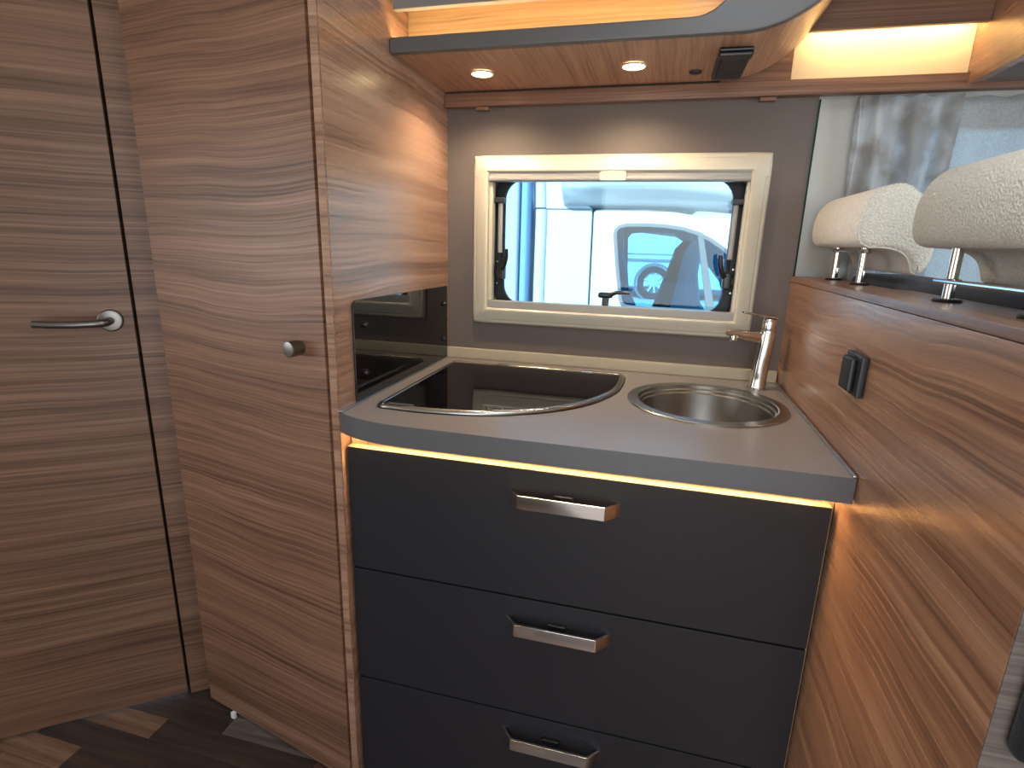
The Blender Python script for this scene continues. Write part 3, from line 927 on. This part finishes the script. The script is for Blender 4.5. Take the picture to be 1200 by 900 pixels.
def headrest(y0, y1, m_back, m_end, label, posts):
    t = thing('headrest', label, 'headrest', (0.92, (y0 + y1) / 2, 1.167), group='headrests on the partition ledge')
    pr = [(0.9000, 1.2340), (0.8870, 1.2400), (0.8800, 1.2560), (0.8800, 1.2850), (0.8860, 1.3080), (0.9000, 1.3270), (0.9180, 1.3365), (0.9380, 1.3390), (0.9570, 1.3300), (0.9750, 1.3110), (0.9880, 1.2860), (0.9970, 1.2560), (1.0000, 1.2350), (0.9980, 1.2150), (0.9910, 1.1990), (0.9820, 1.1900), (0.9720, 1.1930), (0.9680, 1.2060), (0.9600, 1.2200), (0.9450, 1.2290), (0.9250, 1.2330)]
    pr = cr_spline(pr + [pr[0]], 2)[:-1]
    bm = plate(pr, [], lambda a, b, tt: Vector((a, y0 + tt, b)), y1 - y0, 0.010)
    o = build('pad', bm, m_back, t, smooth=60)
    if m_end is not m_back:
        o.data.materials.append(m_end)
        for p in o.data.polygons:
            if p.normal.y < -0.75 or p.normal.x > 0.35:
                p.material_index = 1
    # piped seam round the near end of the cushion
    build('piping', tube([(a + (0.9360 - a) * 0.03, y0 + 0.0045, b + (1.27 - b) * 0.03) for a, b in pr] + [(pr[0][0], y0 + 0.0045, pr[0][1])], 0.0014, 6), m_end, t)
    for py in posts:
        pq = build('post', tube([(0.9170, py, 1.1672), (0.9170, py, 1.2360)], 0.0068, 14), CHROME, t)
        build('post_collar', lathe([(0.0070, 0.0), (0.0160, 0.0), (0.0165, 0.002), (0.0150, 0.004), (0.0070, 0.004)], (0.9170, py, 1.1671), n=20, closed=True), BLACK, pq)
    return t


h1 = headrest(-0.3450, -0.0300, F_WHITE, F_WEAVE, 'pale smooth-backed headrest on chrome posts next to the kitchen wall', (-0.2750, -0.1150))
h2 = headrest(-0.8700, -0.5500, F_WEAVE, F_WEAVE, 'large woven grey-beige headrest on chrome posts away from the kitchen wall', (-0.7900, -0.6080))
build('cross_bar', tube([(0.9100, -0.0850, 1.2280), (0.9100, -0.3050, 1.2280)], 0.0032, 10), CHROME, h1)
for y_ in (-0.1150, -0.2750):
    build('bar_clamp', lathe([(0.0072, 0), (0.0105, 0.001), (0.0105, 0.006), (0.0072, 0.007)], (0.9170, y_, 1.2240), n=20, closed=True), STEEL, h1)
build('cross_bar', tube([(0.9080, -0.5880, 1.1930), (0.9080, -0.8400, 1.1930)], 0.0032, 10), CHROME, h2)
for y_ in (-0.6080, -0.7900):
    build('bar_clamp', lathe([(0.0072, 0), (0.0105, 0.001), (0.0105, 0.006), (0.0072, 0.007)], (0.9170, y_, 1.1895), n=20, closed=True), STEEL, h2)

# ------------------------------------------------------------------ dinette window and curtains
w2 = thing('window_2', 'dinette side window behind the curtains', None, (1.48, 0.03, 0.92), kind='structure')
build('frame', ring_plate(rrect(0.985, 1.975, 0.895, 1.525, 0.06), rrect(1.03, 1.93, 0.94, 1.48, 0.04), XZ(0.0295, -1), 0.010, 0.002), BLIND, w2)
build('pane', plate(rrect(1.005, 1.955, 0.915, 1.505, 0.05), [], XZ(0.0605), 0.003), PANE, w2)


def curtain(name, x0, x1, z0, z1, y, fold, amp, m, label, seed, lean=0.0):
    rnd = random.Random(seed)
    bm = nb()
    nx, nz = 70, 26
    ph = [rnd.uniform(0, 6.28) for _ in range(6)]
    grid = []
    for j in range(nz + 1):
        v = j / nz
        rowv = []
        for i in range(nx + 1):
            u = i / nx
            am = amp * (0.35 + 0.65 * min(1, v * 3 + 0.1))
            yy = am * (math.sin(u * fold * 6.283 + ph[0] + 0.9 * math.sin(v * 2.4 + ph[1])) + 0.45 * math.sin(u * fold * 2.3 * 6.283 + ph[2] + v * 1.7) + 0.25 * math.sin(v * 7 + u * 9 + ph[3]))
            xx = x0 + (x1 - x0) * u + lean * v * (1 - 0.7 * u) + 0.006 * math.sin(v * 5 + ph[4] + u * 4)
            zz_ = z1 + (z0 - z1) * v + 0.003 * math.sin(u * fold * 6.283 * 2 + ph[5]) * (1 - v)
            rowv.append(bm.verts.new((xx, y + yy, zz_)))
        grid.append(rowv)
    for a, b in zip(grid, grid[1:]):
        for i in range(nx):
            bm.faces.new((a[i], a[i + 1], b[i + 1], b[i]))
    t = thing(name, label, 'curtain', ((x0 + x1) / 2, y, z0), group='curtains at the dinette window')
    o = build('cloth', bm, m, t, smooth=180)
    sd = o.modifiers.new('thickness', 'SOLIDIFY')
    sd.thickness = 0.0008
    build('hem', tube([tuple(v) for v in [(x0 - 0.001 + lean * k / 12 + 0.004 * math.sin(k * 0.9), y - 0.004, z1 + (z0 - z1) * k / 12) for k in range(13)]], 0.0022, 6), m, t)
    return t


curtain('curtain', 0.940, 1.125, 0.95, 1.5440, -0.009, 2.6, 0.0090, F_CURT1, 'bunched blue-grey curtain hanging at the window edge behind the pale headrest', 3, 0.02)
curtain('curtain', 1.105, 1.720, 0.95, 1.5440, 0.0120, 5.0, 0.0044, F_CURT2, 'sheer white curtain hanging across the dinette window', 5)

# ------------------------------------------------------------------ outside: ground and neighbouring vehicles
GZ = -0.66
bm = nb()
gv = [bm.verts.new(p) for p in ((-40, -30, GZ), (40, -30, GZ), (40, 4.6, GZ), (-40, 4.6, GZ), (40, 9.0, 0.155), (-40, 9.0, 0.155), (40, 120, 0.8), (-40, 120, 0.8))]
bm.faces.new((gv[0], gv[1], gv[2], gv[3]))
bm.faces.new((gv[3], gv[2], gv[4], gv[5]))
bm.faces.new((gv[5], gv[4], gv[6], gv[7]))
tag(build('ground', bm, mat('pale_gravel', (188, 184, 176), 0.9, 0, (20, 0.3, 0.01), 0.3, 0.12, 8), None, smooth=0), kind='structure')

VW = mat('white_vehicle_paint', (232, 234, 236), 0.22, 0, None, 0.5, 0.01, 3, 0.5)
VT = mat('grey_vehicle_trim', (120, 122, 126), 0.45)
VI = mat('veiled_cab_lining', (128, 142, 158), 0.7)  # pale blue-grey carries the veiling haze of the windows in its colour
VS = fabric('cab_seat_fabric', (196, 194, 190), 300, 0.3)
VSD = fabric('cab_seat_dark_fabric', (46, 52, 62), 300, 0.3)
VY = 2.60
nv = thing('motorhome', 'white motorhome with cab door window parked alongside outside the kitchen window', 'vehicle', (0.4, 3.5, GZ))
win = [(0.394, 0.789), (0.917, 0.785), (1.30, 0.800), (1.325, 0.86), (1.20, 1.015), (1.10, 1.118), (0.977, 1.226), (0.880, 1.288), (0.786, 1.330), (0.690, 1.357), (0.580, 1.371), (0.463, 1.377), (0.319, 1.375), (0.262, 1.362), (0.236, 1.332), (0.231, 1.299), (0.262, 1.08), (0.300, 0.850), (0.322, 0.806), (0.352, 0.792)]
dtop = [(0.104, -0.25), (1.55, -0.25), (1.62, 0.60), (1.55, 0.80), (1.38, 0.98), (1.144, 1.181), (1.005, 1.306), (0.928, 1.362), (0.849, 1.402), (0.740, 1.436), (0.624, 1.456), (0.450, 1.466), (0.130, 1.466), (0.100, 1.462), (0.084, 1.445)]
dv = build('cab_door', plate(dtop, [win], XZ(VY), 0.05, 0.006), VW, nv)
build('window_rubber', ring_plate(inset(win, -0.003), inset(win, 0.022), XZ(VY - 0.006), 0.03, 0.003), VT, dv)
build('window_glass', plate(inset(win, 0.010), [], XZ(VY + 0.030), 0.004), PANE2, dv)
build('quarter_post', plate([(0.786, 1.335), (0.826, 1.322), (0.962, 0.785), (0.905, 0.785)], [], XZ(VY - 0.004), 0.04, 0.004), VT, dv)
# body round the door: pillar, habitation wall with its step, sill, bonnet
bpil = [(-0.330, -0.25), (0.092, -0.25), (0.072, 1.450), (0.062, 1.476), (-0.150, 1.655), (-0.230, 1.90), (-0.330, 1.90)]
build('pillar_panel', plate(bpil, [], XZ(VY + 0.004), 0.06, 0.012), VW, nv)
build('panel_seam', box(-0.262, 0.060, VY + 0.000, VY + 0.0039, 1.4640, 1.4700), VT, nv)
build('cab_corner_bulge', tube([(-0.292, VY + 0.010, -0.2), (-0.292, VY + 0.010, 1.462)], 0.045, 16), VW, nv)
build('cab_corner_bulge', tube([(-0.300, VY + 0.010, 1.474), (-0.330, VY + 0.010, 1.95)], 0.045, 16), VW, nv)
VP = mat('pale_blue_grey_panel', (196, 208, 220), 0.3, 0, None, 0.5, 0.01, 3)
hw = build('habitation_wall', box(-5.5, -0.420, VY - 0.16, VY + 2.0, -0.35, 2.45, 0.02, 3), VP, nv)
build('shaded_corner', box(-0.4195, -0.3600, VY - 0.120, VY + 0.05, -0.35, 2.40, 0.02, 3), mat('corner_shade_blue', (146, 186, 228), 0.4), nv)  # blue colour stands in for shade on the wall's side edge
for k in range(5):
    for c_ in range(2):
        build('vent_slot', box(-0.590 + c_ * 0.040, -0.558 + c_ * 0.040, VY - 0.1635, VY - 0.1601, 1.5600 + k * 0.014, 1.5660 + k * 0.014), VT, hw)
# roof / overcab: concave underside, bright shoulder above
sec = [(VY + 0.035, 1.476), (VY - 0.01, 1.500), (VY - 0.075, 1.545), (VY - 0.135, 1.590), (VY - 0.160, 1.630), (VY - 0.155, 1.72), (VY - 0.10, 1.95), (VY + 0.10, 2.10)]
bm = nb()
cols_ = []
for i, x_ in enumerate([-0.13, 0.10, 0.35, 0.60, 0.85, 1.10, 1.35, 1.60]):
    drop = 0.0 if x_ < 0.5 else -0.16 * ((x_ - 0.5) / 1.1) ** 1.5
    back = 0.0 if x_ < 0.7 else 0.25 * ((x_ - 0.7) / 0.9) ** 2
    cols_.append([bm.verts.new((x_ - (0.0 if i else 0.0), yy + back, zz_ + drop * (0.5 if k < 2 else 1.0))) for k, (yy, zz_) in enumerate(sec)])
for a, b in zip(cols_, cols_[1:]):
    for k in range(len(sec) - 1):
        bm.faces.new((a[k], b[k], b[k + 1], a[k + 1]))
ov = build('overcab', bm, VW, nv, smooth=50)
sd = ov.modifiers.new('thickness', 'SOLIDIFY')
sd.thickness = 0.02
sd.offset = -1
build('roof', box(-0.35, 1.35, VY + 0.10, VY + 1.85, 1.50, 1.54), VW, nv)
build('sill', box(-0.35, 2.3, VY + 0.02, VY + 1.85, -0.45, -0.255, 0.01), VT, nv)
build('bonnet', plate([(1.56, -0.25), (2.35, -0.25), (2.35, 0.35), (2.2, 0.55), (1.64, 0.60)], [], XZ(VY + 0.02), 1.8, 0.03), VW, nv)
build('cab_floor', box(-0.3, 1.6, VY + 0.08, VY + 1.8, -0.05, 0.0), VI, nv)
# far side of the cab with its own window opening
fwin = [(0.300, 0.620), (0.560, 0.600), (1.25, 0.60), (1.15, 0.90), (0.90, 1.20), (0.70, 1.320), (0.35, 1.355), (0.265, 1.345), (0.232, 1.300), (0.250, 1.00)]
build('far_cab_side', plate([(-0.33, -0.2), (2.0, -0.2), (1.7, 0.62), (1.2, 1.22), (0.8, 1.48), (-0.33, 1.52)], [fwin], XZ(VY + 1.80), 0.04), VI, nv)
build('b_pillar_trim', plate([(0.02, 0.0), (0.42, 0.0), (0.44, 0.75), (0.360, 0.90), (0.300, 1.20), (0.270, 1.45), (0.02, 1.45)], [], XZ(VY + 0.16), 0.06, 0.01), VS, nv)
seat = [(0.50, 0.30), (0.95, 0.30), (0.96, 0.72), (0.90, 0.80), (0.860, 1.02), (0.870, 1.20), (0.850, 1.262), (0.800, 1.283), (0.730, 1.270), (0.675, 1.210), (0.640, 1.08), (0.590, 0.92), (0.530, 0.72)]
se = build('cab_seat', plate(seat, [], XZ(VY + 0.55), 0.46, 0.05), VS, nv)
build('seat_side', plate([(0.53, 0.72), (0.590, 0.92), (0.640, 1.08), (0.675, 1.210), (0.730, 1.270), (0.790, 1.280), (0.735, 1.19), (0.715, 1.05), (0.690, 0.86), (0.640, 0.62), (0.540, 0.55)], [], XZ(VY + 0.53), 0.018, 0.004), VSD, se)
build('dashboard', plate([(1.15, 0.3), (1.7, 0.3), (1.6, 0.72), (1.30, 0.84), (1.15, 0.80)], [], XZ(VY + 0.10), 1.6, 0.04), VI, nv)

# second vehicle further off, its wheel seen through the cab windows
fv = thing('van', 'distant white van whose wheel shows through the cab windows of the motorhome', 'vehicle', (0.5, 11.0, 0.16))
FYv = 10.4
body = [(-3.2, 0.40), (3.2, 0.40), (3.2, 1.10), (2.6, 1.30), (1.6, 2.45), (-3.2, 2.45)]
vb = build('body', plate(body, [], XZ(FYv), 1.9, 0.05), VW, fv)
build('side_moulding', box(-3.19, 3.0, FYv - 0.015, FYv - 0.0005, 0.92, 0.98), VT, vb)
build('side_moulding', box(-3.19, 3.0, FYv - 0.012, FYv - 0.0005, 1.06, 1.085), VT, vb)
WXc, WZc = 0.485, 0.50
for wx in (WXc, WXc + 2.0):
    wh = build('wheel', lathe([(0.21, 0.0), (0.22, -0.03), (0.31, -0.03), (0.335, 0.0), (0.34, 0.10), (0.30, 0.19), (0.21, 0.19)], (wx, FYv - 0.02, WZc), (0, 1, 0), 36, closed=True), RUBBER, fv)
    build('rim', lathe([(0.0, 0.055), (0.205, 0.055), (0.215, 0.02), (0.215, 0.06), (0.0, 0.10)], (wx, FYv - 0.03, WZc), (0, 1, 0), 36), VT, wh)
    for k in range(9):
        a = 2 * math.pi * k / 9
        build('spoke', tube([(wx + 0.04 * math.cos(a), FYv - 0.005, WZc + 0.04 * math.sin(a)), (wx + 0.205 * math.cos(a), FYv - 0.015, WZc + 0.205 * math.sin(a))], [0.024, 0.017], 6), VW, wh)
    build('hub', lathe([(0.0, -0.03), (0.04, -0.025), (0.05, 0.0)], (wx, FYv - 0.005, WZc), (0, 1, 0), 20), VW, wh)
    build('arch', lathe([(0.36, 0.0), (0.40, 0.0), (0.40, 0.02), (0.36, 0.02)], (wx, FYv - 0.022, WZc), (0, 1, 0), 36, closed=True), VT, vb)
